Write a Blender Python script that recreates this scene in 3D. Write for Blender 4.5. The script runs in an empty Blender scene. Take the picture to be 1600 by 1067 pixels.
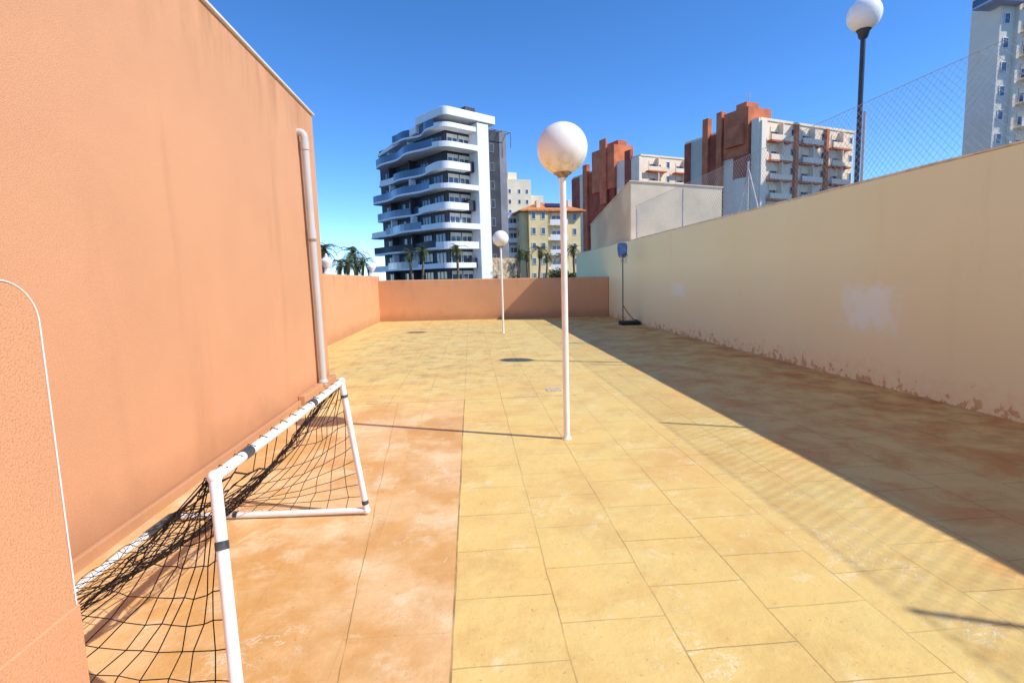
import bpy, math, random
from mathutils import Vector, Matrix
random.seed(7)
S=bpy.context.scene
COL=S.collection
# ------------------------------------------------------------ node helpers
class M:
    def __init__(s,name):
        s.m=bpy.data.materials.new(name); s.m.use_nodes=True
        s.nt=s.m.node_tree; s.b=s.nt.nodes['Principled BSDF']
        s.b.inputs['Specular IOR Level'].default_value=0.3
        g=s.nt.nodes.new('ShaderNodeNewGeometry'); s.pos=g.outputs['Position']
        sp=s.nt.nodes.new('ShaderNodeSeparateXYZ'); s.nt.links.new(s.pos,sp.inputs[0])
        s.X,s.Y,s.Z=sp.outputs
    def put(s,inp,v):
        if isinstance(v,(int,float)): inp.default_value=v
        elif isinstance(v,(tuple,list)):
            inp.default_value=tuple(v)+((1,) if len(v)==3 and len(inp.default_value)==4 else ())
        else: s.nt.links.new(v,inp)
    def noise(s,scale,detail=4,rough=.55,vec=None,dist=0):
        n=s.nt.nodes.new('ShaderNodeTexNoise'); s.put(n.inputs['Vector'],vec if vec is not None else s.pos)
        n.inputs['Scale'].default_value=scale;n.inputs['Detail'].default_value=detail
        n.inputs['Roughness'].default_value=rough;n.inputs['Distortion'].default_value=dist
        return n.outputs['Fac']
    def vscale(s,v,vec=None):
        n=s.nt.nodes.new('ShaderNodeVectorMath');n.operation='MULTIPLY'
        s.put(n.inputs[0],vec if vec is not None else s.pos); n.inputs[1].default_value=v
        return n.outputs[0]
    def comb(s,x,y,z=0):
        n=s.nt.nodes.new('ShaderNodeCombineXYZ')
        for i,v in enumerate((x,y,z)): s.put(n.inputs[i],v)
        return n.outputs[0]
    def math(s,op,a,b=0,c=0):
        n=s.nt.nodes.new('ShaderNodeMath');n.operation=op
        s.put(n.inputs[0],a);s.put(n.inputs[1],b);s.put(n.inputs[2],c)
        return n.outputs[0]
    def rng(s,v,a,b,c=0.,d=1.):
        n=s.nt.nodes.new('ShaderNodeMapRange'); n.interpolation_type='SMOOTHSTEP'
        s.put(n.inputs[0],v)
        for i,q in enumerate((a,b,c,d)): n.inputs[i+1].default_value=q
        return n.outputs[0]
    def mix(s,f,a,b,mode='MIX'):
        n=s.nt.nodes.new('ShaderNodeMix');n.data_type='RGBA';n.blend_type=mode
        s.put(n.inputs[0],f);s.put(n.inputs[6],a);s.put(n.inputs[7],b)
        return n.outputs[2]
    def bump(s,h,strength=.3,dist=.01,prev=None):
        n=s.nt.nodes.new('ShaderNodeBump');n.inputs['Strength'].default_value=strength
        n.inputs['Distance'].default_value=dist;s.put(n.inputs['Height'],h)
        if prev is not None: s.put(n.inputs['Normal'],prev)
        return n.outputs[0]
    def fin(s,col,rough=.8,normal=None,metal=0):
        s.put(s.b.inputs['Base Color'],col);s.put(s.b.inputs['Roughness'],rough)
        s.b.inputs['Metallic'].default_value=metal
        if normal is not None: s.put(s.b.inputs['Normal'],normal)
        return s.m
def simple(name,col,rough=.7,var=.15,scale=3.,bumps=None,metal=0):
    k=M(name); n=k.noise(scale,4)
    c=k.mix(k.rng(n,.3,.7),tuple(v*(1-var) for v in col),tuple(min(1,v*(1+var)) for v in col))
    nb=k.bump(k.noise(bumps[0],3),bumps[1],bumps[2]) if bumps else None
    return k.fin(c,rough,nb,metal)
def stucco(name,col,dark,streak=.35,grain=150,bs=.8,bd=.004,top=(3.0,3.95)):
    k=M(name)
    big=k.noise(.7,3); c=k.mix(k.rng(big,.3,.7),col,tuple(a*.92 for a in col))
    st=k.noise(1.6,5,.6,k.vscale((1.2,1.2,.16)))
    c=k.mix(k.math('MULTIPLY',k.rng(st,.55,.8),streak),c,dark)
    st2=k.noise(2.6,5,.65,k.vscale((1.2,1.2,.22)))
    c=k.mix(k.math('MULTIPLY',k.math('MULTIPLY',k.rng(st2,.46,.68),k.rng(k.Z,top[0],top[1])),.5),c,dark)
    g=k.noise(grain,2,.7)
    c=k.mix(k.math('MULTIPLY',k.rng(g,.54,.68),.30),c,tuple(min(1,a*1.35) for a in col))
    c=k.mix(k.math('MULTIPLY',k.rng(g,.46,.34),.45),c,tuple(a*.55 for a in col))
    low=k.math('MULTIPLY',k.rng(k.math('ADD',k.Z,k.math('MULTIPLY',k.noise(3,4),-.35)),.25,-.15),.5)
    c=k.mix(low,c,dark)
    nb=k.bump(g,bs,bd); nb=k.bump(k.noise(3,3),.3,.02,nb)
    return k.fin(c,.92,nb)

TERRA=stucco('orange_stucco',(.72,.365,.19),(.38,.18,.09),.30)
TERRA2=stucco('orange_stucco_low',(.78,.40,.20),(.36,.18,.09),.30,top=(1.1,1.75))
k=M('cream_paint'); c0=(1.,.865,.47)
c=k.mix(k.rng(k.noise(.6,4),.3,.7),c0,(1.,.84,.44))
st=k.noise(1.4,4,.6,k.vscale((1.5,1.5,.2)))
c=k.mix(k.math('MULTIPLY',k.rng(st,.55,.85),.22),c,(.80,.58,.29))
sp=k.rng(k.noise(9,4,.6),.72,.78); c=k.mix(k.math('MULTIPLY',sp,.3),c,(.6,.4,.2))
def reflection_patch(y,z,sy,sz):  # pale blot: sunlight reflected off windows, painted into the wall colour
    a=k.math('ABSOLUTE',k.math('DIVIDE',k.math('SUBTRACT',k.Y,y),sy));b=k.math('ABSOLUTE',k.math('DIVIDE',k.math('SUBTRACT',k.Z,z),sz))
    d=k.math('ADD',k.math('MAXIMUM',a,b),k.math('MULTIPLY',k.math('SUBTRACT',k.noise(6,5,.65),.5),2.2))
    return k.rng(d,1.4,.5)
reflection_mask=k.math('MAXIMUM',reflection_patch(6.62,1.0,.42,.27),k.math('MULTIPLY',reflection_patch(13.1,1.12,.40,.16),.7))
c=k.mix(k.math('MULTIPLY',reflection_mask,.9),c,(1.,.97,.72))
peel=k.math('ADD',k.noise(6.5,5,.65,dist=.5),k.math('MULTIPLY',k.Z,-.66))
pm=k.rng(peel,.485,.50)
c=k.mix(k.rng(peel,.28,.50,0,.4),c,(.94,.66,.32))
c=k.mix(pm,c,k.mix(k.noise(20,3),(.62,.36,.14),(.88,.60,.28)))
nb=k.bump(k.noise(60,3,.7),.35,.004); nb=k.bump(pm,-.6,.01,nb)
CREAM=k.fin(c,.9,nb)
CAPM=simple('wall_cap_mortar',(.82,.68,.44),.95,.2,6,(30,.6,.01))
# paving
k=M('stamped_concrete')
wob=k.math('MULTIPLY',k.math('SUBTRACT',k.noise(2.2,3),.5),.03)
bx=k.math('ADD',k.math('ADD',k.Y,-2.59+9.0),wob); by=k.math('ADD',k.math('ADD',k.X,.13+9.4),wob)
br=k.nt.nodes.new('ShaderNodeTexBrick'); k.put(br.inputs['Vector'],k.comb(bx,by,0))
br.offset=.5;br.inputs['Scale'].default_value=1;br.inputs['Brick Width'].default_value=.45;br.inputs['Row Height'].default_value=.47
br.inputs['Mortar Size'].default_value=.004;br.inputs['Mortar Smooth'].default_value=.35;br.inputs['Bias'].default_value=0
br.inputs['Color1'].default_value=(0,0,0,1);br.inputs['Color2'].default_value=(1,1,1,1);br.inputs['Mortar'].default_value=(.5,.5,.5,1)
mort=br.outputs['Fac']; tile=br.outputs['Color']
yel=(.80,.61,.225); yel2=(.80,.56,.185); ora=(.76,.45,.155); pale=(.90,.78,.50)
nA=k.noise(1.1,5,.6);nB=k.noise(.8,5,.65,dist=.6);nC=k.noise(2.1,6,.7)
zone=k.math('MULTIPLY',k.rng(k.X,-.125,-.135),k.rng(k.math('ADD',k.Y,k.math('MULTIPLY',nC,2.2)),8.4,6.6))
c=k.mix(k.rng(nA,.35,.7),yel,yel2)
c=k.mix(k.math('MULTIPLY',k.rng(nB,.50,.70),.65),c,ora)
c=k.mix(k.math('MULTIPLY',k.rng(nC,.53,.38),.42),c,(.68,.41,.12))
co=k.mix(k.rng(k.noise(1.3,6,.65),.38,.62),(.81,.53,.26),(.66,.35,.11))
co=k.mix(k.math('MULTIPLY',k.rng(nC,.50,.66),.6),co,(.89,.71,.46))
c=k.mix(zone,c,co)
c=k.mix(k.math('MULTIPLY',tile,.16),c,(.84,.50,.17))
ef=k.noise(4.1,6,.72,dist=.4); c=k.mix(k.math('MULTIPLY',k.rng(ef,.56,.69),.42),c,pale)
sc=k.math('ABSOLUTE',k.math('SUBTRACT',k.noise(2.6,6,.7,dist=.4),.5))
msk=k.rng(k.noise(1.7,3),.53,.63)
c=k.mix(k.math('MULTIPLY',k.math('MULTIPLY',k.rng(sc,.010,.0),msk),.55),c,(.93,.85,.68))
shade_damp=k.math('ADD',k.rng(k.X,2.1,3.2),k.math('MULTIPLY',k.math('SUBTRACT',nA,.5),1.0))  # redder strip: tone of the wall's shadow painted into the paving, plus damp
shade_damp_col=k.mix(k.rng(k.noise(1.6,6,.7,dist=.4),.34,.60),(.88,.34,.085),(1.,.62,.19))
c=k.mix(k.math('MULTIPLY',k.rng(shade_damp,.2,.9),.95),c,shade_damp_col)
far=k.math('MULTIPLY',k.rng(k.Y,5.5,9.5),k.rng(k.X,2.3,.3))
gn=k.noise(2.9,7,.78)
gm=k.math('MULTIPLY',k.rng(gn,.47,.66),k.math('MULTIPLY_ADD',far,.42,.11))
c=k.mix(gm,c,(.30,.20,.08))
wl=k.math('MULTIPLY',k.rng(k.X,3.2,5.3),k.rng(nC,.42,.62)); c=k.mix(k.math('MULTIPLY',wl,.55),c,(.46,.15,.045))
c=k.mix(k.math('MULTIPLY',k.rng(k.noise(38,2,.6),.66,.74),.45),c,(.3,.18,.07))
jm=k.math('MULTIPLY',mort,k.math('MULTIPLY_ADD',k.rng(k.noise(1.2,3),.35,.6),.42,.22))
jm=k.math('MULTIPLY',jm,k.math('MULTIPLY_ADD',zone,-.75,1.))
c=k.mix(jm,c,(.27,.16,.06))
l1=k.math('LESS_THAN',k.math('ABSOLUTE',k.math('ADD',k.X,.13)),.005)
l3=k.math('LESS_THAN',k.math('ABSOLUTE',k.math('ADD',k.math('ADD',k.X,.40),k.math('MULTIPLY_ADD',k.Y,.085,wob))),.0025)
l2=k.math('MULTIPLY',k.math('LESS_THAN',k.math('ABSOLUTE',k.math('ADD',k.Y,-6.62)),.008),k.math('LESS_THAN',k.X,1.3))
lm=k.math('MAXIMUM',k.math('MULTIPLY',k.math('MAXIMUM',l1,l3),k.math('LESS_THAN',k.Y,6.6)),l2)
c=k.mix(k.math('MULTIPLY',lm,k.rng(k.noise(4,3),.3,.6,.2,.7)),c,(.18,.11,.04))
nb=k.bump(k.noise(6,6,.72),.5,.02); nb=k.bump(mort,-.5,.006,nb)
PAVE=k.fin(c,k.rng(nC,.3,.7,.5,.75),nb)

WHITEP=simple('white_pvc',(.86,.85,.82),.35,.04,20)
WHITELAMP=simple('cream_painted_steel',(.88,.85,.78),.4,.05,8)
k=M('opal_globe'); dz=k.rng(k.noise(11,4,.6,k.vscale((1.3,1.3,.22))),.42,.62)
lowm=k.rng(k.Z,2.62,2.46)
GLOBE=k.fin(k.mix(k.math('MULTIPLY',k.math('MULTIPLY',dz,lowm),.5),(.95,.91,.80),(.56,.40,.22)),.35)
GLOBEC=simple('white_opal_globe',(.93,.92,.88),.3,.02,5)
RUST=simple('rusty_steel',(.36,.26,.16),.8,.4,30,(60,.5,.003))
GREY=simple('galvanised_steel',(.46,.46,.46),.5,.12,12)
WIRE=simple('galvanised_fence_wire',(.42,.43,.44),.5,.12,12)
PIPE=simple('grey_pvc_pipe',(.56,.55,.52),.55,.05,3)
BLACK=simple('black_plastic',(.02,.02,.022),.5,.2,20)
SLEEVE=simple('dark_grey_tape',(.07,.075,.08),.45,.3,30)
NET=simple('black_cord',(.025,.018,.018),.8,.3,40)
DARKPOST=simple('dark_painted_steel',(.05,.055,.065),.45,.2,10)
BLUE=simple('blue_plastic',(.06,.13,.30),.4,.2,10)
CONC=simple('concrete',(.84,.67,.46),.9,.10,1.2,(14,.3,.02))
TANC=simple('tan_render',(.92,.60,.33),.92,.15,.6,(8,.3,.02))
ASPH=simple('asphalt',(.06,.058,.055),.9,.2,2,(30,.4,.01))
WHT=simple('white_render',(.90,.89,.86),.6,.04,.3)
DGREY=simple('dark_grey_cladding',(.05,.052,.06),.6,.25,.4)
MGREY=simple('mid_grey_cladding',(.22,.22,.24),.6,.15,.4)
STONE=simple('rough_stone',(.50,.38,.24),.9,.45,1.8,(2.5,.8,.15))
YEL=simple('yellow_render',(.86,.69,.36),.85,.1,.3)
BEIGE=simple('beige_render',(.84,.71,.50),.85,.1,.2)
BLUEW=simple('pale_blue_render',(.36,.44,.62),.8,.15,.3)
ROOFT=simple('orange_roof_tiles',(.68,.26,.09),.85,.3,2,(6,.8,.1))
TC=simple('terracotta_cladding',(.60,.18,.08),.8,.2,.5)
TCD=simple('dark_red_cladding',(.40,.095,.05),.8,.25,.5)
CRW=simple('cream_render',(.92,.73,.52),.85,.08,.3)
GRW=simple('grey_render',(.60,.52,.44),.85,.1,.3)
PALEW=simple('ivory_render',(.90,.76,.60),.8,.06,.3)
TWR=simple('pale_grey_render',(.78,.70,.58),.8,.06,.2)
SOLAR=simple('solar_panel',(.02,.025,.06),.2,.2,2)
k=M('window_glass'); GLASS=k.fin(k.mix(k.noise(.35,2),(.02,.028,.04),(.10,.13,.17)),.08); k.b.inputs['Specular IOR Level'].default_value=.8
k=M('blue_rail_glass'); RGLASS=k.fin(k.mix(k.noise(.3,2),(.04,.08,.15),(.11,.18,.28)),.12); k.b.inputs['Specular IOR Level'].default_value=.6
PTR=simple('palm_trunk_bark',(.20,.14,.09),.95,.4,6,(12,.8,.05))
k=M('palm_leaf'); PLF=k.fin(k.mix(k.noise(1.2,3),(.04,.065,.02),(.12,.13,.04)),.5)
k=M('shrub_leaf'); SLF=k.fin(k.mix(k.noise(1.5,4),(.03,.06,.015),(.12,.13,.03)),.6)
GRATE=simple('grey_grating',(.66,.55,.40),.6,.2,20)

# ------------------------------------------------------------ mesh builder
class MB:
    def __init__(s): s.v=[];s.f=[];s.mi=[];s.sm=[]
    def add(s,vs,fs,mi=0,sm=False):
        o=len(s.v); s.v+= [tuple(v) for v in vs]
        for f in fs: s.f.append([i+o for i in f]);s.mi.append(mi);s.sm.append(sm)
    def box(s,x0,x1,y0,y1,z0,z1,mi=0):
        vs=[(x,y,z) for z in (z0,z1) for x,y in ((x0,y0),(x1,y0),(x1,y1),(x0,y1))]
        s.add(vs,[(3,2,1,0),(4,5,6,7),(0,1,5,4),(1,2,6,5),(2,3,7,6),(3,0,4,7)],mi)
    def prism(s,poly,z0,z1,mi=0):
        n=len(poly)
        vs=[(x,y,z0) for x,y in poly]+[(x,y,z1) for x,y in poly]
        s.add(vs,[tuple(range(n))[::-1],tuple(range(n,2*n))]+[(i,(i+1)%n,n+(i+1)%n,n+i) for i in range(n)],mi)
    def hexa(s,vs,mi=0):
        s.add(vs,[(3,2,1,0),(4,5,6,7),(0,1,5,4),(1,2,6,5),(2,3,7,6),(3,0,4,7)],mi)
    def strip(s,path,th,z0,z1,mi=0):
        P=[Vector(p) for p in path];n=len(P);Q=[]
        for i in range(n):
            d=(P[min(i+1,n-1)]-P[max(i-1,0)]).normalized(); Q.append(P[i]+Vector((d.y,-d.x))*-th)
        vs=[];fs=[]
        for i in range(n):
            vs+=[(P[i].x,P[i].y,z0),(P[i].x,P[i].y,z1),(Q[i].x,Q[i].y,z1),(Q[i].x,Q[i].y,z0)]
        for i in range(n-1):
            a=i*4;b=a+4
            for j in range(4): fs.append((a+j,a+(j+1)%4,b+(j+1)%4,b+j))
        fs+=[(0,3,2,1),(4*n-4,4*n-3,4*n-2,4*n-1)]
        s.add(vs,fs,mi)
    def tube(s,pts,r,n=8,mi=0,cap=True,r2=None):
        P=[Vector(p) for p in pts];m=len(P);vs=[];fs=[]
        up=Vector((0,0,1));t0=(P[1]-P[0]).normalized()
        if abs(t0.dot(up))>.9: up=Vector((1,0,0))
        for i in range(m):
            t=(P[min(i+1,m-1)]-P[max(i-1,0)]).normalized()
            a=t.cross(up).normalized();b=a.cross(t);up=b
            rr=r if r2 is None else r+(r2-r)*i/(m-1)
            for j in range(n):
                q=2*math.pi*j/n; vs.append(P[i]+(a*math.cos(q)+b*math.sin(q))*rr)
        for i in range(m-1):
            for j in range(n): fs.append((i*n+j,i*n+(j+1)%n,(i+1)*n+(j+1)%n,(i+1)*n+j))
        s.add(vs,fs,mi,True)
        if cap: s.add(vs[:n],[tuple(range(n))],mi);s.add(vs[-n:],[tuple(range(n))],mi)
    def lathe(s,prof,c=(0,0,0),n=32,mi=0):
        vs=[];fs=[];m=len(prof)
        for r,z in prof:
            for j in range(n):
                q=2*math.pi*j/n; vs.append((c[0]+r*math.cos(q),c[1]+r*math.sin(q),c[2]+z))
        for i in range(m-1):
            for j in range(n): fs.append((i*n+j,i*n+(j+1)%n,(i+1)*n+(j+1)%n,(i+1)*n+j))
        s.add(vs,fs,mi,True)
        s.add(vs[:n],[tuple(range(n))[::-1]],mi);s.add(vs[-n:],[tuple(range(n))],mi)
    def mesh(s,name,mats):
        me=bpy.data.meshes.new(name);me.from_pydata(s.v,[],s.f)
        for m in mats: me.materials.append(m)
        me.polygons.foreach_set('material_index',s.mi);me.polygons.foreach_set('use_smooth',s.sm)
        me.validate();me.update()
        import bmesh
        bm=bmesh.new();bm.from_mesh(me);bmesh.ops.recalc_face_normals(bm,faces=bm.faces);bm.to_mesh(me);bm.free()
        return me
def obj(name,data,parent=None,loc=(0,0,0),rot=0,**kw):
    o=bpy.data.objects.new(name,data);COL.objects.link(o);o.location=loc;o.rotation_euler=(0,0,rot)
    if parent: o.parent=parent
    for a,b in kw.items(): o[a]=b
    return o
def thing(name,label,cat,loc=(0,0,0),rot=0,**kw):
    o=obj(name,None,None,loc,rot,label=label,category=cat,**kw);o.empty_display_size=.3;return o
def part(parent,name,mb,mats,bevel=0,loc=(0,0,0),rot=0,**kw):
    o=obj(name,mb.mesh(name,mats),parent,loc,rot,**kw)
    if bevel:
        b=o.modifiers.new('bevel','BEVEL');b.width=bevel;b.segments=3;b.limit_method='ANGLE'
    return o
def bpart(parent,name,b,mats,bevel=0):
    m=MB();m.box(*b);return part(parent,name,m,mats,bevel)
def copy_thing(src,loc,rot=0,scale=1,label=None):
    t=src.copy();COL.objects.link(t);t.location=loc;t.rotation_euler=(0,0,rot);t.scale=(scale,)*3
    if label: t['label']=label
    for ch in list(src.children):
        q=ch.copy();COL.objects.link(q);q.parent=t
        for g in list(ch.children):
            h=g.copy();COL.objects.link(h);h.parent=q
    return t

# ------------------------------------------------------------ ground
m=MB();m.box(-1500,1500,-1500,1500,-.6,-.3);obj('ground',m.mesh('ground',[ASPH]),kind='structure')
m=MB();m.box(-3.9,5.5,-7,21.2,-.25,0);obj('pavement',m.mesh('pavement',[PAVE]),kind='structure')

# ------------------------------------------------------------ walls
XW=5.22
t=thing('boundary_wall','long cream painted wall with peeling paint along its base','wall')
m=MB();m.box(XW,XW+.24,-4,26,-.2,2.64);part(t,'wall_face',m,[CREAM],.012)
m=MB()
n=61;vs=[]
rw=random.Random(5)
for i in range(n):
    y=-4+30*i/(n-1);h=rw.uniform(.018,.034);a=rw.uniform(.004,.012)
    vs+=[(XW-a,y,2.641),(XW-a,y,2.641+h*.8),(XW+.12,y,2.641+h+.01),(XW+.25,y,2.641+h*.8),(XW+.25,y,2.641)]
fs=[]
for i in range(n-1):
    for j in range(5): fs.append((i*5+j,i*5+(j+1)%5,(i+1)*5+(j+1)%5,(i+1)*5+j))
fs+=[(0,1,2,3,4),tuple(5*n-5+q for q in (4,3,2,1,0))]
m.add(vs,fs);part(t,'coping',m,[CAPM])
t=thing('end_wall','low orange stucco wall closing the terrace','wall')
m=MB();m.hexa([(-3.6,20.9,-.2),(5.21,19.82,-.2),(5.24,20.05,-.2),(-3.57,21.13,-.2),(-3.6,20.9,1.60),(5.21,19.82,1.50),(5.24,20.05,1.50),(-3.57,21.13,1.60)])
part(t,'wall_face',m,[TERRA2],.03)
t=thing('side_wall','low orange stucco parapet wall beside the terrace','wall')
m=MB();m.box(-3.8,-3.55,8.21,21.3,-.2,1.76);part(t,'wall_face',m,[TERRA2],.03)
t=thing('house_wall','tall orange stucco building wall with pale roof edge','building')
m=MB();m.box(-7,-2.2,-5,8.2,-.2,3.93);part(t,'wall',m,[TERRA],.012)
m=MB();m.box(-7.05,-2.17,-5.05,8.23,3.932,3.96);part(t,'coping',m,[simple('pale_metal_flashing',(.75,.7,.62),.4,.05,4)],.005)
m=MB();m.box(-2.2,-2.16,-5,6.68,-.02,.075);m.box(-2.2,-2.11,6.681,8.23,-.02,.13);part(t,'plinth',m,[TERRA2],.012)
# near pier
t=thing('wall_pier','orange stucco pier with rounded top edge','wall')
R=.12;H=1.535;PX=-1.2;PY=1.57
pts=[(PY,-.1)]+[(PY-R+R*math.cos(a),H-R+R*math.sin(a)) for a in [i*math.pi/2/10 for i in range(11)]]+[(-1.6,H),(-1.6,-.1)]
vs=[(PX,y,z) for y,z in pts]+[(PX-.3,y,z) for y,z in pts];n=len(pts)
m=MB();m.add(vs,[tuple(range(n)),tuple(range(n,2*n))[::-1]]+[(i,n+i,n+(i+1)%n,(i+1)%n) for i in range(n)])
part(t,'wall_face',m,[TERRA],.008)
m=MB();m.box(PX-.31,PX+.007,-1.6,PY+.007,-.1,.58);part(t,'plinth',m,[TERRA],.006)
m=MB();m.tube([(PX,y,z) for y,z in pts[:-2]],.0025,6);part(t,'corner_bead',m,[WHITEP])

t=thing('lantern_ornament','small white lantern ornament on the low wall','lantern',(-3.67,14.1,1.76),group='lantern ornaments on the parapet')
m=MB();m.lathe([(.11,0),(.11,.03),(.07,.06),(.045,.1),(.05,.16),(.1,.2),(.105,.22)],n=20);part(t,'base',m,[WHITELAMP])
m=MB();m.lathe([(.1,.221),(.15,.30),(.16,.34),(.15,.37),(.08,.42),(.03,.45),(.035,.48),(.012,.53)],n=20);part(t,'lamp_shade',m,[GLOBEC])
copy_thing(t,(-3.67,20.4,1.76))

# ------------------------------------------------------------ lamps
def globe(c,r,mat,t):
    m=MB();m.lathe([(r*math.sin(a),-r*math.cos(a)) for a in [math.pi*(i+.6)/33 for i in range(33)]],c,48);return part(t,'globe',m,[mat])
t=thing('street_lamp','white globe lamp on slim cream pole standing on the paving','lamp',(.85,4.79,0),group='globe lamps')
m=MB();m.tube([(0,0,0),(0,0,2.40)],.029,20);part(t,'pole',m,[WHITELAMP])
m=MB();m.lathe([(.045,0),(.045,.01),(.032,.016),(.032,.03)],n=20);part(t,'base_collar',m,[WHITELAMP])
m=MB();m.lathe([(.032,2.38),(.045,2.385),(.045,2.395),(.065,2.405),(.08,2.415),(.08,2.43)],n=24);part(t,'fitter',m,[RUST])
globe((0,0,2.632),.222,GLOBE,t)
copy_thing(t,(.88,14.95,0),1.,label='white globe lamp on slim pale pole farther along the paving')
t=thing('street_lamp','tall dark pole globe lamp standing behind the cream wall','lamp',(5.78,7.68,-.3),group='globe lamps')
m=MB();m.tube([(0,0,0),(0,0,5.2)],.034,20);part(t,'pole',m,[DARKPOST])
m=MB();m.lathe([(.04,5.1),(.06,5.12),(.08,5.2),(.1,5.22)],n=24);part(t,'fitter',m,[DARKPOST])
globe((0,0,5.43),.225,GLOBEC,t)

# ------------------------------------------------------------ drain pipe
t=thing('drain_pipe','grey plastic downpipe with elbow on the orange wall','pipe',(-2.12,7.5,0))
pp=[(0,.05,.1),(0,.04,1.2),(0,0,2.2),(0,-.04,3.38)]+[(-.06+.06*math.cos(a),-.05,3.44+.06*math.sin(a)) for a in [i*math.pi/2/8 for i in range(9)]]+[(-.14,-.05,3.50)]
m=MB();m.tube(pp,.048,20);part(t,'pipe',m,[PIPE])
m=MB();m.tube([(0,.003,2.12),(0,-.001,2.25)],.056,20);part(t,'coupling',m,[PIPE])
m=MB();m.tube([(0,-.042,3.28),(0,-.046,3.38)],.055,20);part(t,'coupling',m,[PIPE])
m=MB();m.tube([(0,.004,2.09),(0,.003,2.115)],.055,20);part(t,'bracket',m,[RUST])
m=MB();m.lathe([(.065,.131),(.065,.16),(.05,.18)],(0,.05,0),20);part(t,'collar',m,[PIPE])

# ------------------------------------------------------------ goal
t=thing('football_goal','small white plastic football goal with sagging black net','goal')
nt_=Vector((-.885,1.80,.865));ft=Vector((-.835,3.37,.89));nf=Vector((-.715,1.47,.03));ff=Vector((-.73,3.38,.03));rf=Vector((-2.0,3.46,.03));rn=Vector((-2.05,1.88,.03))
r=.0195
def bar(name,a,b,mat=WHITEP,rr=r):
    m=MB();m.tube([a,a.lerp(b,.5)+Vector((0,0,-.006)),b],rr,18);return part(t,name,m,[mat])
bar('post',nt_,nf);bar('post',ft,ff);bar('crossbar',nt_,ft);bar('base_bar',ff,rf);bar('base_bar',nf,rn);bar('back_bar',rf,rn)
def slv(a,b,f0,f1,rr=r+.0022): 
    m=MB();m.tube([a.lerp(b,f0),a.lerp(b,f1)],rr,18);part(t,'sleeve',m,[SLEEVE])
slv(nt_,ft,.13,.17);slv(nt_,ft,.63,.66);slv(nt_,nf,.23,.26);slv(ft,ff,.1,.12);slv(ff,rf,.94,1.);slv(rf,rn,0,.16);slv(ff,rf,.66,.68);slv(ft,ff,.92,.95)
for p in (nt_,ft,nf,ff,rn):
    m=MB();R_=.025;m.lathe([(R_*math.sin(a),-R_*math.cos(a)) for a in [math.pi*(i+.5)/12 for i in range(12)]],p,16);part(t,'elbow',m,[WHITEP])
m=MB()
rnd=random.Random(3)
NS,NT=25,18
def netp(s,tt):
    ph=s-(1.0-.62*tt)
    s2=s-.115*math.sin(2*math.pi*ph)*math.sin(math.pi*min(1,tt*.9+.1)) 
    s2=min(1,max(0,s2))
    top=nt_.lerp(ft,s2)+Vector((-.03,0,-.02-.15*math.sin(math.pi*min(1,s2*1.15))**1.3))
    bot=rn.lerp(rf,s2)+Vector((0,0,.02))
    p=top.lerp(bot,tt)
    p.z-=.20*math.sin(math.pi*tt)**1.2*(.4+.6*s2)
    p.x+=.05*math.sin(9*s2+3*tt)*math.sin(math.pi*tt)
    p+=Vector((rnd.uniform(-1,1),rnd.uniform(-1,1),rnd.uniform(-1,1)))*.012
    if p.z<.012: p.z=.012+rnd.random()*.012
    if p.x<-1.18 and p.y<1.62: p.y=1.62
    return p
G=[[netp(i/NS,j/NT) for j in range(NT+1)] for i in range(NS+1)]
for i in range(NS+1): m.tube(G[i],.0021,4,cap=False)
for j in range(NT+1): m.tube([G[i][j] for i in range(NS+1)],.0021 if j else .0035,4,cap=False)
def side(topc,foot,rear,s,n1=10,n2=10):
    g=[]
    for a in range(n1+1):
        row=[]
        for b in range(n2+1):
            u=a/n1;v=b/n2
            front=topc.lerp(foot,v)
            back=G[NS if s else 0][int(round((v)*NT))]
            back=back if v<1 else rear
            p=front.lerp(back,u); p.z=max(.012,p.z-.07*math.sin(math.pi*u)*math.sin(math.pi*v))
            p=p+Vector((rnd.uniform(-1,1)*.012,(.05*math.sin(math.pi*u)*math.sin(math.pi*v))+rnd.uniform(0,1)*.01,rnd.uniform(0,1)*.012))
            row.append(p)
        g.append(row)
    for row in g: m.tube(row,.0021,4,cap=False)
    for b in range(n2+1): m.tube([g[a][b] for a in range(n1+1)],.0021,4,cap=False)
side(ft,ff,rf,1);side(nt_,nf,rn,0)
for i in range(14):
    a=nt_.lerp(ft,(i+.5)/14); m.tube([a+Vector((.018,0,.012)),a+Vector((-.01,0,.022)),a+Vector((-.024,0,-.01)),G[int((i+.5)/14*NS)][0]],.0020,4,cap=False)
part(t,'net',m,[NET])

# ------------------------------------------------------------ basketball stand
t=thing('basketball_stand','small toy basketball hoop stand with blue backboard and black base','toy',(4.72,16.25,0))
m=MB();m.tube([(0,0,.08),(0,0,2.2)],.017,12);part(t,'pole',m,[DARKPOST])
def se(a,e=.55): return (math.copysign(abs(math.cos(a))**e,math.cos(a)),math.copysign(abs(math.sin(a))**e,math.sin(a)))
pts=[(.15*se(a)[0]*(1+.12*se(a)[1]),.23*se(a)[1]) for a in [i*2*math.pi/32 for i in range(32)]]
m=MB();vs=[(x-.03,-.05,2.29+z) for x,z in pts]+[(x-.03,-.075,2.29+z) for x,z in pts];n=32
m.add(vs,[tuple(range(n)),tuple(range(n,2*n))[::-1]]+[(i,(i+1)%n,n+(i+1)%n,n+i) for i in range(n)])
part(t,'backboard',m,[BLUE])
m=MB();m.tube([(-.03+.12*math.cos(a),-.2+.12*math.sin(a),2.14) for a in [i*2*math.pi/20 for i in range(21)]],.008,6)
part(t,'hoop',m,[DARKPOST])
m=MB()
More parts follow.
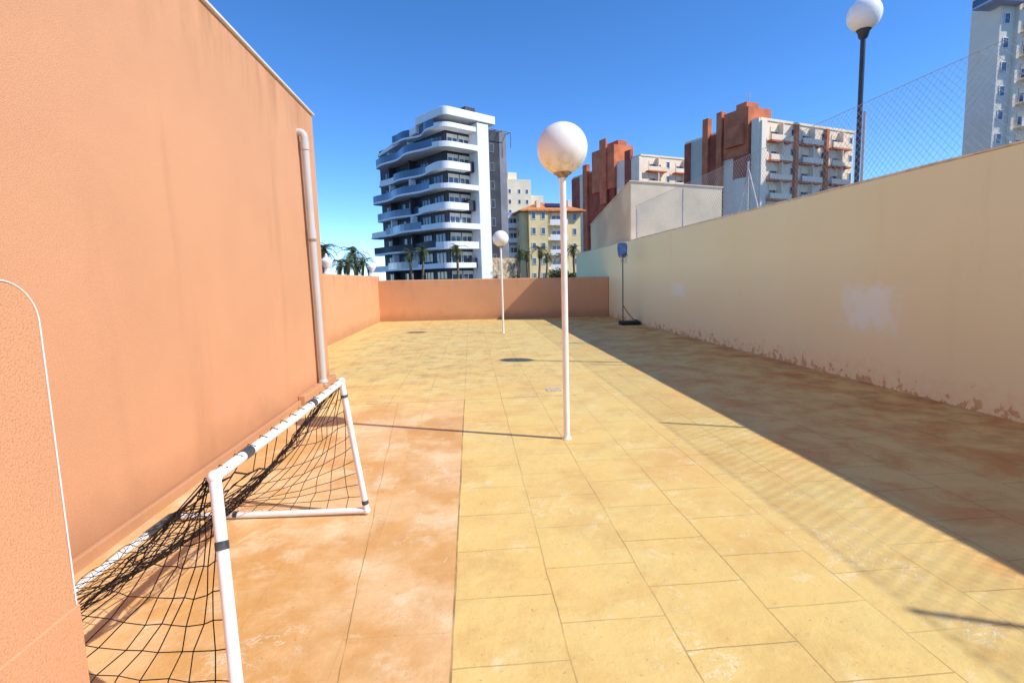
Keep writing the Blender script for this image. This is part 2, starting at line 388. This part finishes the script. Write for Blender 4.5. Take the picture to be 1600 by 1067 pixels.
for i in range(8):
    for d in (-1,1):
        a=i*math.pi/4; m.tube([(-.03+.12*math.cos(a),-.2+.12*math.sin(a),2.14),(-.03+.08*math.cos(a+d*.7),-.2+.08*math.sin(a+d*.7),1.90)],.003,4)
part(t,'net',m,[GREY])
m=MB();m.prism([(-.1,-.3),(.43,-.35),(.48,-.2),(.48,.1),(.43,.22),(-.1,.18)],.0,.11);part(t,'base',m,[BLACK],.03)
m=MB();m.tube([(0,0,.6),(.15,-.05,.35),(.3,-.1,.16),(.45,-.05,.12)],.012,8);part(t,'brace',m,[simple('brown_hose',(.2,.08,.04),.6)])

t=thing('drain_cover','small pale grating set in the paving','drain',(1.07,6.99,0),group='paving drains')
m=MB();m.box(-.10,.10,-.10,.10,.002,.006)
for i in range(7): m.box(-.085+i*.027,-.07+i*.027,-.08,.08,.0062,.009)
part(t,'grating',m,[GRATE])
copy_thing(t,(-1.78,16.9,0),.1)

# ------------------------------------------------------------ chain link fence
t=thing('chain_link_fence','galvanised chain link fence on posts behind the cream wall','fence')
FX=5.62;Y0,Y1,Z0,Z1=-1.,17.8,2.3,3.82
m=MB();sp=.10;hgt=Z1-Z0;y=Y0-hgt
while y<Y1:
    for d in (1,-1):
        a=[y,Z0];b=[y+hgt,Z1]
        if d<0:a,b=[y,Z1],[y+hgt,Z0]
        if a[0]<Y0: q=(Y0-a[0])/hgt;a=[Y0,a[1]+(b[1]-a[1])*q]
        if b[0]>Y1: b=[Y1,b[1]-(b[1]-a[1])*((b[0]-Y1)/(b[0]-a[0]))]
        if b[0]-a[0]>.02: m.tube([(FX+.003*d,a[0],a[1]),(FX+.003*d,b[0],b[1])],.0024,4,cap=False)
    y+=sp
part(t,'wire_mesh',m,[WIRE])
for z in (Z1,2.75):
    m=MB();m.tube([(FX-.01,Y0,z),(FX-.01,Y1,z)],.004,5);part(t,'tension_wire',m,[WIRE])
m=MB();m.tube([(0,0,0),(0,0,Z1+.32)],.02,12);pm_=m.mesh('post',[GREY])
for yy in (.45,3.58,7.42,10.6,13.9,17.8):
    o=obj('post',pm_,t,(FX+.04,yy,-.25 if yy<4 else -.42))
for q in (-.55,.55):
    m=MB();m.tube([(FX+.05,10.6,3.55),(FX+.05,10.6+q,2.4)],.02,10);part(t,'brace',m,[GREY])

t=thing('low_building','low beige rendered outbuilding with sloping top behind the wall','building')
m=MB();m.hexa([(5.5,18,-.3),(8.7,18,-.3),(8.7,24,-.3),(5.5,24,-.3),(5.5,18,4.66),(8.7,18,4.40),(8.7,24,3.6),(5.5,24,3.82)]);
o=part(t,'wall',m,[TANC,CONC],.02)
for p in o.data.polygons:
    if p.normal.y<-.8: p.material_index=1
m=MB();m.hexa([(5.47,17.97,4.662),(8.73,17.97,4.402),(8.73,24,3.602),(5.47,24,3.822),(5.47,17.97,4.70),(8.73,17.97,4.44),(8.73,24,3.64),(5.47,24,3.86)]);part(t,'roof',m,[CONC])

# ------------------------------------------------------------ window meshes
def winmesh(w,h,fm,split=2,shade=0):
    m=MB();f=.09
    m.box(-w/2,w/2,-.03,.0,0,h,0)
    m.box(-w/2-.0,-w/2+f,-.07,-.031,0,h,1);m.box(w/2-f,w/2,-.07,-.031,0,h,1)
    m.box(-w/2+f+.001,w/2-f-.001,-.07,-.031,0,f,1);m.box(-w/2+f+.001,w/2-f-.001,-.07,-.031,h-f,h,1)
    for i in range(1,split): m.box(-w/2+w*i/split-.05,-w/2+w*i/split+.05,-.068,-.032,f+.001,h-f-.001,1)
    if shade: m.box(-w/2+f+.002,w/2-f-.002,-.062,-.033,h*(1-shade),h-f-.002,2)
    return m.mesh('window',[GLASS,fm,CRW])
def win(parent,me,x,y,z,face='F'):
    return obj('window',me,parent,(x,y,z),0 if face=='F' else -math.pi/2)

# ------------------------------------------------------------ white/black tower block
A=thing('apartment_block','modern white and dark grey apartment block with curved wraparound balconies','building',(-3.1,85,-.3),math.atan2(.604,.797))
m=MB();m.box(0,6.6,0,21.,0,25.6,0);m.box(6.602,12.4,.0,16,0,26.3,0);m.box(10.9,12.45,-.06,16,0,26.32,1)
part(A,'wall',m,[DGREY,MGREY])
m=MB();m.box(4.6,6.9,-2.2,.6,0,26.2);part(A,'column',m,[WHT],.1)
m=MB();m.box(7.2,12.7,-1.6,-.1,0,5.4);part(A,'stone_base',m,[STONE])
def arc(cx,cy,r,a0,a1,n=8): return [(cx+r*math.cos(math.radians(a0+(a1-a0)*i/n)),cy+r*math.sin(math.radians(a0+(a1-a0)*i/n))) for i in range(n+1)]
wA=winmesh(2.9,2.2,DGREY,3);wB=winmesh(2.0,2.2,WHT,2,.25);wC=winmesh(.9,1.4,WHT,1);wD=winmesh(.9,1.4,MGREY,1);wS=winmesh(3.2,2.0,PALEW,2,.35)
ends=[22.4,22.8,22.2,21.9,21.0,20.6,19.4,18.6,13.5]
for kf in range(9):
    z=kf*3.0+1.1
    d=[1.7,2.4,1.9,2.5,1.5,2.4,1.7,2.5,2.0][kf];R1=[2.4,1.6,2.8,2.0,1.4,2.6,1.6,2.4,2.][kf];e=ends[kf];R2=1.2
    xr=[4.5,3.4,4.5,4.5,3.0,4.5,3.4,4.5,4.5][kf]
    ph=[.0,.45,.2,.7,.1,.55,.3,.8,.1][kf];AM=.6
    ya,yb=-d+R1,e-R2
    left=[]
    for j in range(1,16):
        q=j/16; left.append((-d-AM*(math.sin(2*math.pi*(q*1.5+ph))-math.sin(2*math.pi*ph))*math.sin(math.pi*q),ya+(yb-ya)*q))
    path=[(xr,-d)]+arc(-d+R1,-d+R1,R1,270,180)+left+arc(-d+R2,e-R2,R2,180,90)+[( -.02,e)]
    m=MB();m.prism([(xr,-.02)]+path+[(-.02,-.02)],z-.3,z,0)
    dk=kf in (0,2)
    hp=[.85,.5,.8,.55,.75,.45,.8,.5,.4][kf]
    nf_=[12,15,10,13,16,11,14,10,10][kf]
    m.strip(path[:nf_],-.2,z+.001,z+hp,0)
    if kf in (1,3,6): m.strip(path[21:26],-.2,z+.001,z+.7,0)
    bo=part(A,'balcony',m,[WHT])
    seg=path[nf_-1:22] if kf in (1,3,6) else path[nf_-1:]
    m=MB();m.strip(seg,-.06,z+.001,z+1.1,0);part(bo,'railing',m,[RGLASS if not dk else DGREY])
    if kf in (1,4,6):
        m=MB();m.box(xr+.05,4.55,-1.2,-.02,z-.3,z+1.3);part(A,'wall_panel',m,[DGREY])
    if kf<8:
        for i in range(5): win(A,wA,-.01,2.2+3.9*i,z+.08,'L')
        win(A,wB,1.3,-.01,z+.08);win(A,wB,3.5,-.01,z+.08)
        win(A,wD,9.2,-.01,z+.6)
        for yy in (8.9,15.6): bpart(A,'divider',(-1.2,-.01,yy,yy+.25,z+.002,z+2.6),[WHT if kf%2 else DGREY])
m=MB();m.prism([(8.2,-2.4)]+arc(-.6,-1.2,1.2,270,180)+[(-1.8,5.5),(4,5.5),(4,.6),(8.2,.6)],26.33,27.6);part(A,'roof',m,[WHT],.12)
m=MB()
m.hexa([(-1.7,5.51,25.3),(.5,5.51,25.3),(.5,18.5,23.9),(-1.7,18.5,23.9),(-1.7,5.51,26.5),(.5,5.51,26.5),(.5,18.5,24.4),(-1.7,18.5,24.4)]);part(A,'roof_wing',m,[WHT],.1)
m=MB();m.box(4.7,6.7,.8,3.2,26.9,29.4);part(A,'plant_room',m,[DGREY],.05)
m=MB();m.tube([(8.25,-1.4,26.0),(12.3,-1.4,26.0),(12.3,-1.4,23.6)],.08,6)
for x in (9.2,10.6,12.29): m.tube([(x,-1.4,26.0),(x,0.05,26.0)],.06,6)
part(A,'pergola',m,[MGREY])

# ------------------------------------------------------------ yellow tiled-roof block
B=thing('apartment_block','yellow apartment building with orange tiled roof and solar panels','building',(10.7,108,-.3),math.radians(10))
m=MB();m.box(0,12.6,0,12,0,15.1,0);m.box(1.2,5.2,-1.0,-.01,0,15.09,0);part(B,'wall',m,[YEL])
m=MB();m.add([(-.7,-1.4,15.4),(13.3,-1.4,15.4),(13.3,12.6,15.4),(-.7,12.6,15.4),(5,5.5,17.8),(8.5,5.5,17.8)],[(0,1,5,4),(1,2,5),(2,3,4,5),(3,0,4),(3,2,1,0)])
m.box(-.7,13.3,-1.4,12.6,15.15,15.395);ro=part(B,'roof',m,[ROOFT])
m=MB();m.hexa([(5.5,.6,16.25),(10.,.6,16.25),(9.6,3.2,17.25),(5.9,3.2,17.25),(5.5,.6,16.32),(10.,.6,16.32),(9.6,3.2,17.32),(5.9,3.2,17.32)]);part(ro,'solar_panel',m,[SOLAR])
for b in ((3.5,4.3,1,1.8,15.4,17.6),(10.6,11.4,2,2.8,15.4,17.9)): bpart(ro,'chimney',b,[CRW])
for kf in range(5):
    z=.6+3*kf
    win(B,wC,2.2,-1.01,z+1);win(B,wC,4.2,-1.01,z+1);win(B,wB,7.3,-.01,z+.1);win(B,wC,11.3,-.01,z+.9)
    for yy in (2.5,6,9.5): win(B,wC,-.01,yy,z+.9,'L')
    m=MB();m.box(5.6,9.4,-1.3,-.01,z-.2,z);m.strip([(5.6,-1.3),(9.4,-1.3)],.1,z+.001,z+.95);part(B,'balcony',m,[WHT])
B2=thing('apartment_block','narrow pale blue and white apartment building','building',(7.6,112,-.3),math.radians(10))
m=MB();m.box(0,3.4,0,10,0,15.6);part(B2,'wall',m,[BLUEW])
for kf in range(5):
    z=.6+3*kf;bpart(B2,'balcony',(-.1,3.3,-1.1,-.01,z-.25,z+.7),[WHT]);win(B2,wB,1.7,-.01,z+.1)
B3=thing('apartment_block','distant stepped beige apartment block','building',(11.6,170,-.3),math.radians(15))
m=MB();m.box(0,9,0,12,0,33,0);m.box(9,14,2,12,0,28.5,0);m.box(2,5,2,6,33,35.5,0);part(B3,'wall',m,[BEIGE])
for kf in range(9):
    z=3+3.2*kf
    for x in (1.8,5,7.6): win(B3,wC,x,-.01,z)
    win(B3,wC,11.4,1.99,z) if kf<8 else None

# ------------------------------------------------------------ terracotta blocks
def terr(label,loc,rot,w,d,h,fl,blocks):
    T=thing('apartment_block',label,'building',loc,rot)
    m=MB();m.box(0,w,0,d,0,h,0);part(T,'wall',m,[CRW])
    for (x0,x1,y0,y1,z0,z1,mi) in blocks: bpart(T,'wall_panel',(x0,x1,y0,y1,z0,z1),[(TC,TCD,GRW,PALEW)[mi]])
    nb=int(w//7)
    z=h-2.9
    for kf in range(fl):
        for i in range(nb):
            x0=1.3+i*7.2
            m=MB();m.box(x0,x0+4.8,-1.0,-.01,z-.25,z+.0,1);m.box(x0,x0+4.8,-1.0,-.88,z+.001,z+.8,0);m.box(x0+2.6,x0+2.8,-.88,-.01,z+.001,z+2.64,0)
            part(T,'balcony',m,[PALEW if i%2 else CRW,TC]);win(T,wS,x0+2.4,-.01,z+.1)
            win(T,wC,x0+5.9,-.01,z+.8)
        z-=2.9
    m=MB();m.box(-.15,w+.15,-.15,d+.15,h+.001,h+.35);part(T,'roof',m,[CRW])
    return T
C2=terr('tall cream and terracotta apartment block with brown vertical fins',(44.5,80,-.3),math.radians(21),22.4,15.5,24.6,5,
 [(-.5,-.01,14,15.4,0,24.5,1),(-.35,-.01,11.3,13.99,0,24.55,2),(-.9,-.01,9.6,10.8,0,27.4,0),(-.5,-.01,8.2,9.59,0,24.5,1),(-1.,-.01,6.6,7.7,0,27.6,0),(-.4,-.01,4.3,6.59,0,20,3),(-.8,4.2,1.6,6.3,20.01,27.0,0),(-1.4,-.81,2.2,5.6,21.5,24.5,0),(-.9,-.01,1.2,4.2,16.5,20.0,1),(-.5,-.01,-.1,1.19,0,24.9,3),(.4,3.,3.,5.,27.01,28.2,0),
  (-.2,.9,-.45,-.02,0,24.5,3),(7.3,7.9,-.6,-.02,0,24.5,0),(14.6,15.2,-.6,-.02,0,24.5,0)])
m=MB();m.tube([(2,4,28.2),(2,4,30.3)],.05,5);m.tube([(1.2,4,29.8),(2.8,4,29.8)],.03,4);m.tube([(1.4,4,29.4),(2.6,4,29.4)],.03,4);part(C2,'antenna',m,[GRW])
for b in ((7.5,9.3,4,6,24.96,26.6),(14,17,5,7,24.96,26.)): bpart(C2,'roof_housing',b,[GRW])
m=MB();m.prism([(-.02,4.25)]+arc(-.02,2.7,1.5,90,270,10)+[(-.02,1.15)],8.,16.4);part(C2,'curved_panel',m,[PALEW])
C1=terr('cream apartment block with stepped terracotta cladding',(35.8,110,-.3),math.radians(21),14.4,26,26.2,5,
 [(-.5,-.01,22.5,26,0,26.,1),(-.4,-.01,20.4,22.49,0,26.,3),(-.9,-.01,18.6,20.39,0,28.2,0),(-.5,-.01,16,18.59,0,26.1,1),(-1.2,4,7.5,15.99,21,30.2,0),(-1.6,-1.21,10,12.4,18,32,0),(-.8,-.01,8,15.98,14,20.99,1),(-.5,-.01,4.5,7.49,0,26.1,3),(-.7,-.01,2.6,4.49,0,28.,1),(-.5,-.01,-.1,2.59,0,26.1,3),(1,3.4,9,13,30.21,31.6,0)])
T3=thing('apartment_tower','tall pale grey apartment tower with blue edged balconies','building',(71.9,70,-.3),math.radians(2))
m=MB();m.box(0,22,0,4.2,0,46,0);m.box(2.2,2.6,-.5,-.01,0,45,0);m.box(8.6,9.,-.5,-.01,0,45,0);part(T3,'wall',m,[TWR])
for kf in range(14):
    z=2+3.1*kf
    m=MB();m.box(3.,8.2,-1.3,-.01,z-.2,z,0);m.box(3.,8.2,-1.3,-1.2,z+.001,z+1.,0);part(T3,'balcony',m,[TWR]);win(T3,wS,5.2,-.01,z+.1)
    win(T3,wC,1.,-.01,z+.9);win(T3,wC,11,-.01,z+.9)
for z in (36.2,39.3):
    m=MB();m.box(-2.6,2.4,-1.4,-.01,z,z+.3,0);m.box(-2.6,-.01,0,1.6,z,z+.3,0);m.box(-2.6,2.4,-1.4,-1.3,z+.301,z+1.2,1);m.box(-2.6,-2.5,-1.29,1.6,z+.301,z+1.2,1);part(T3,'terrace_balcony',m,[BLUEW,RGLASS])
t=thing('low_building','white low building seen over the wall','building',(52,62,-.3),.3)
m=MB();m.box(0,9,0,8,0,12.2);part(t,'wall',m,[WHT],.2);m=MB();m.box(-.3,9.3,-.3,8.3,12.2,12.6);part(t,'roof',m,[BLUEW])

# ------------------------------------------------------------ palms
def palm(h,seed,nf=26,L=1.9):
    rn=random.Random(seed)
    t=thing('palm_tree','slender palm tree with feathery crown near the buildings','tree',group='palm trees')
    m=MB();pts=[(.12*math.sin(i*.5+seed),.1*math.cos(i*.4),h*i/10) for i in range(11)];m.tube(pts,.21,10,r2=.14);part(t,'trunk',m,[PTR])
    c=Vector(pts[-1]);m=MB()
    for i in range(nf):
        az=rn.uniform(0,6.283);el=rn.uniform(-.7,1.25);ln=L*rn.uniform(.8,1.1)
        d=Vector((math.cos(az),math.sin(az),0));p=c.copy();e=el;side=Vector((-d.y,d.x,0));prev=None
        n=12
        for j in range(n+1):
            q=j/n; w=.42*ln/1.9*math.sin(math.pi*(.08+.9*q))**.7
            if j:
                dr=(d*math.cos(e)+Vector((0,0,math.sin(e))))
                p=p+dr*ln/n; e-=.16
            if j>0:
                for s_ in (-1,1):
                    a=p+dr*.02;tip=p+side*s_*w+dr*w*.5+Vector((0,0,-w*.35*rn.uniform(.5,1.3)))
                    m.add([p-dr*.045,a+dr*.045,tip],[(0,1,2)])
                m.add([prev-side*.02,prev+side*.02,p+side*.015,p-side*.015],[(0,1,2,3)])
            prev=p.copy()
    part(t,'crown',m,[PLF]);return t
P1=palm(6.0,1);P1.location=(-8.3,77,-.3)
P2=palm(4.6,2);P2.location=(-12.2,46,-.3)
for (x,y,s) in ((-6.75,77,1.02),(-1.7,76,1.05),(8.0,86,1.0),(9.7,90,1.),(11.2,86,1.08),(13.2,92,.95),(17.3,88,1.1),(16.2,94,.95)): copy_thing(P1,(x,y,-.3),random.uniform(0,6),s)
for (x,y,s) in ((-11.1,47,.75),(-10.5,50,.98),(-10.2,46,.75),(-9.6,49,.8),(-13.1,45,1.1)): copy_thing(P2,(x,y,-.3),random.uniform(0,6),s)
def shrub(loc,sx,sz,seed):
    rn=random.Random(seed);t=thing('shrub','leafy green shrub near the street','plant',loc,group='street shrubs');m=MB()
    cl=[(Vector((rn.gauss(0,sx*.4),rn.gauss(0,sx*.3),sz*rn.uniform(.35,.85))),rn.uniform(.25,.45)*sx) for _ in range(9)]
    for i in range(1500):
        c,r_=rn.choice(cl);p=c+Vector((rn.gauss(0,1),rn.gauss(0,1),rn.gauss(0,1))).normalized()*r_*rn.uniform(.6,1.05)
        a=Vector((rn.uniform(-1,1),rn.uniform(-1,1),rn.uniform(-1,1)))*.16;b=Vector((rn.uniform(-1,1),rn.uniform(-1,1),rn.uniform(-1,1)))*.16
        m.add([p,p+a,p+a+b,p+b],[(0,1,2,3)])
    part(t,'crown',m,[SLF]);m=MB();m.tube([(0,0,0),(.05,0,sz*.6)],.1,8,r2=.05);part(t,'trunk',m,[PTR])
shrub((12.4,75,-.3),1.9,3.,5);shrub((14.6,78,-.3),1.5,2.6,6);shrub((6.5,80,-.3),1.6,2.4,8)

# ------------------------------------------------------------ light & camera
sd=Vector((.97,-.41,1)).normalized()
el=math.asin(sd.z);az=math.atan2(sd.x,sd.y)
w=bpy.data.worlds.new('World');S.world=w;w.use_nodes=True;nt=w.node_tree
bg=nt.nodes['Background'];sk=nt.nodes.new('ShaderNodeTexSky');sk.sky_type='NISHITA';sk.sun_disc=False
sk.sun_elevation=el;sk.sun_rotation=az;sk.air_density=.75;sk.dust_density=.0;sk.ozone_density=3.;sk.altitude=2500
hs=nt.nodes.new('ShaderNodeHueSaturation');hs.inputs['Hue'].default_value=.503;hs.inputs['Saturation'].default_value=1.22;hs.inputs['Value'].default_value=1.95
nt.links.new(sk.outputs[0],hs.inputs['Color']);nt.links.new(hs.outputs[0],bg.inputs[0]);bg.inputs[1].default_value=.15
L=bpy.data.lights.new('sun','SUN');L.energy=4.6;L.angle=math.radians(.5);L.color=(1,.95,.86)
o=bpy.data.objects.new('sun',L);COL.objects.link(o);o.rotation_euler=sd.to_track_quat('Z','Y').to_euler();o.location=(20,-10,30)
cam=bpy.data.cameras.new('camera');co=bpy.data.objects.new('camera',cam);COL.objects.link(co)
p,yw,r=math.radians(6.68),math.radians(4.28),math.radians(-1.6)
f=Vector((math.sin(yw)*math.cos(p),math.cos(yw)*math.cos(p),-math.sin(p)));rt=Vector((math.cos(yw),-math.sin(yw),0));up=rt.cross(f)
r2=rt*math.cos(r)+up*math.sin(r);u2=up*math.cos(r)-rt*math.sin(r)
mt=Matrix((r2,u2,-f)).transposed().to_4x4();mt.translation=(0,0,1.5);co.matrix_world=mt
cam.lens=828/1600*36;cam.sensor_width=36;cam.clip_end=4000;cam.clip_start=.05
S.camera=co
S.view_settings.view_transform='Standard';S.view_settings.look='None';S.view_settings.exposure=0
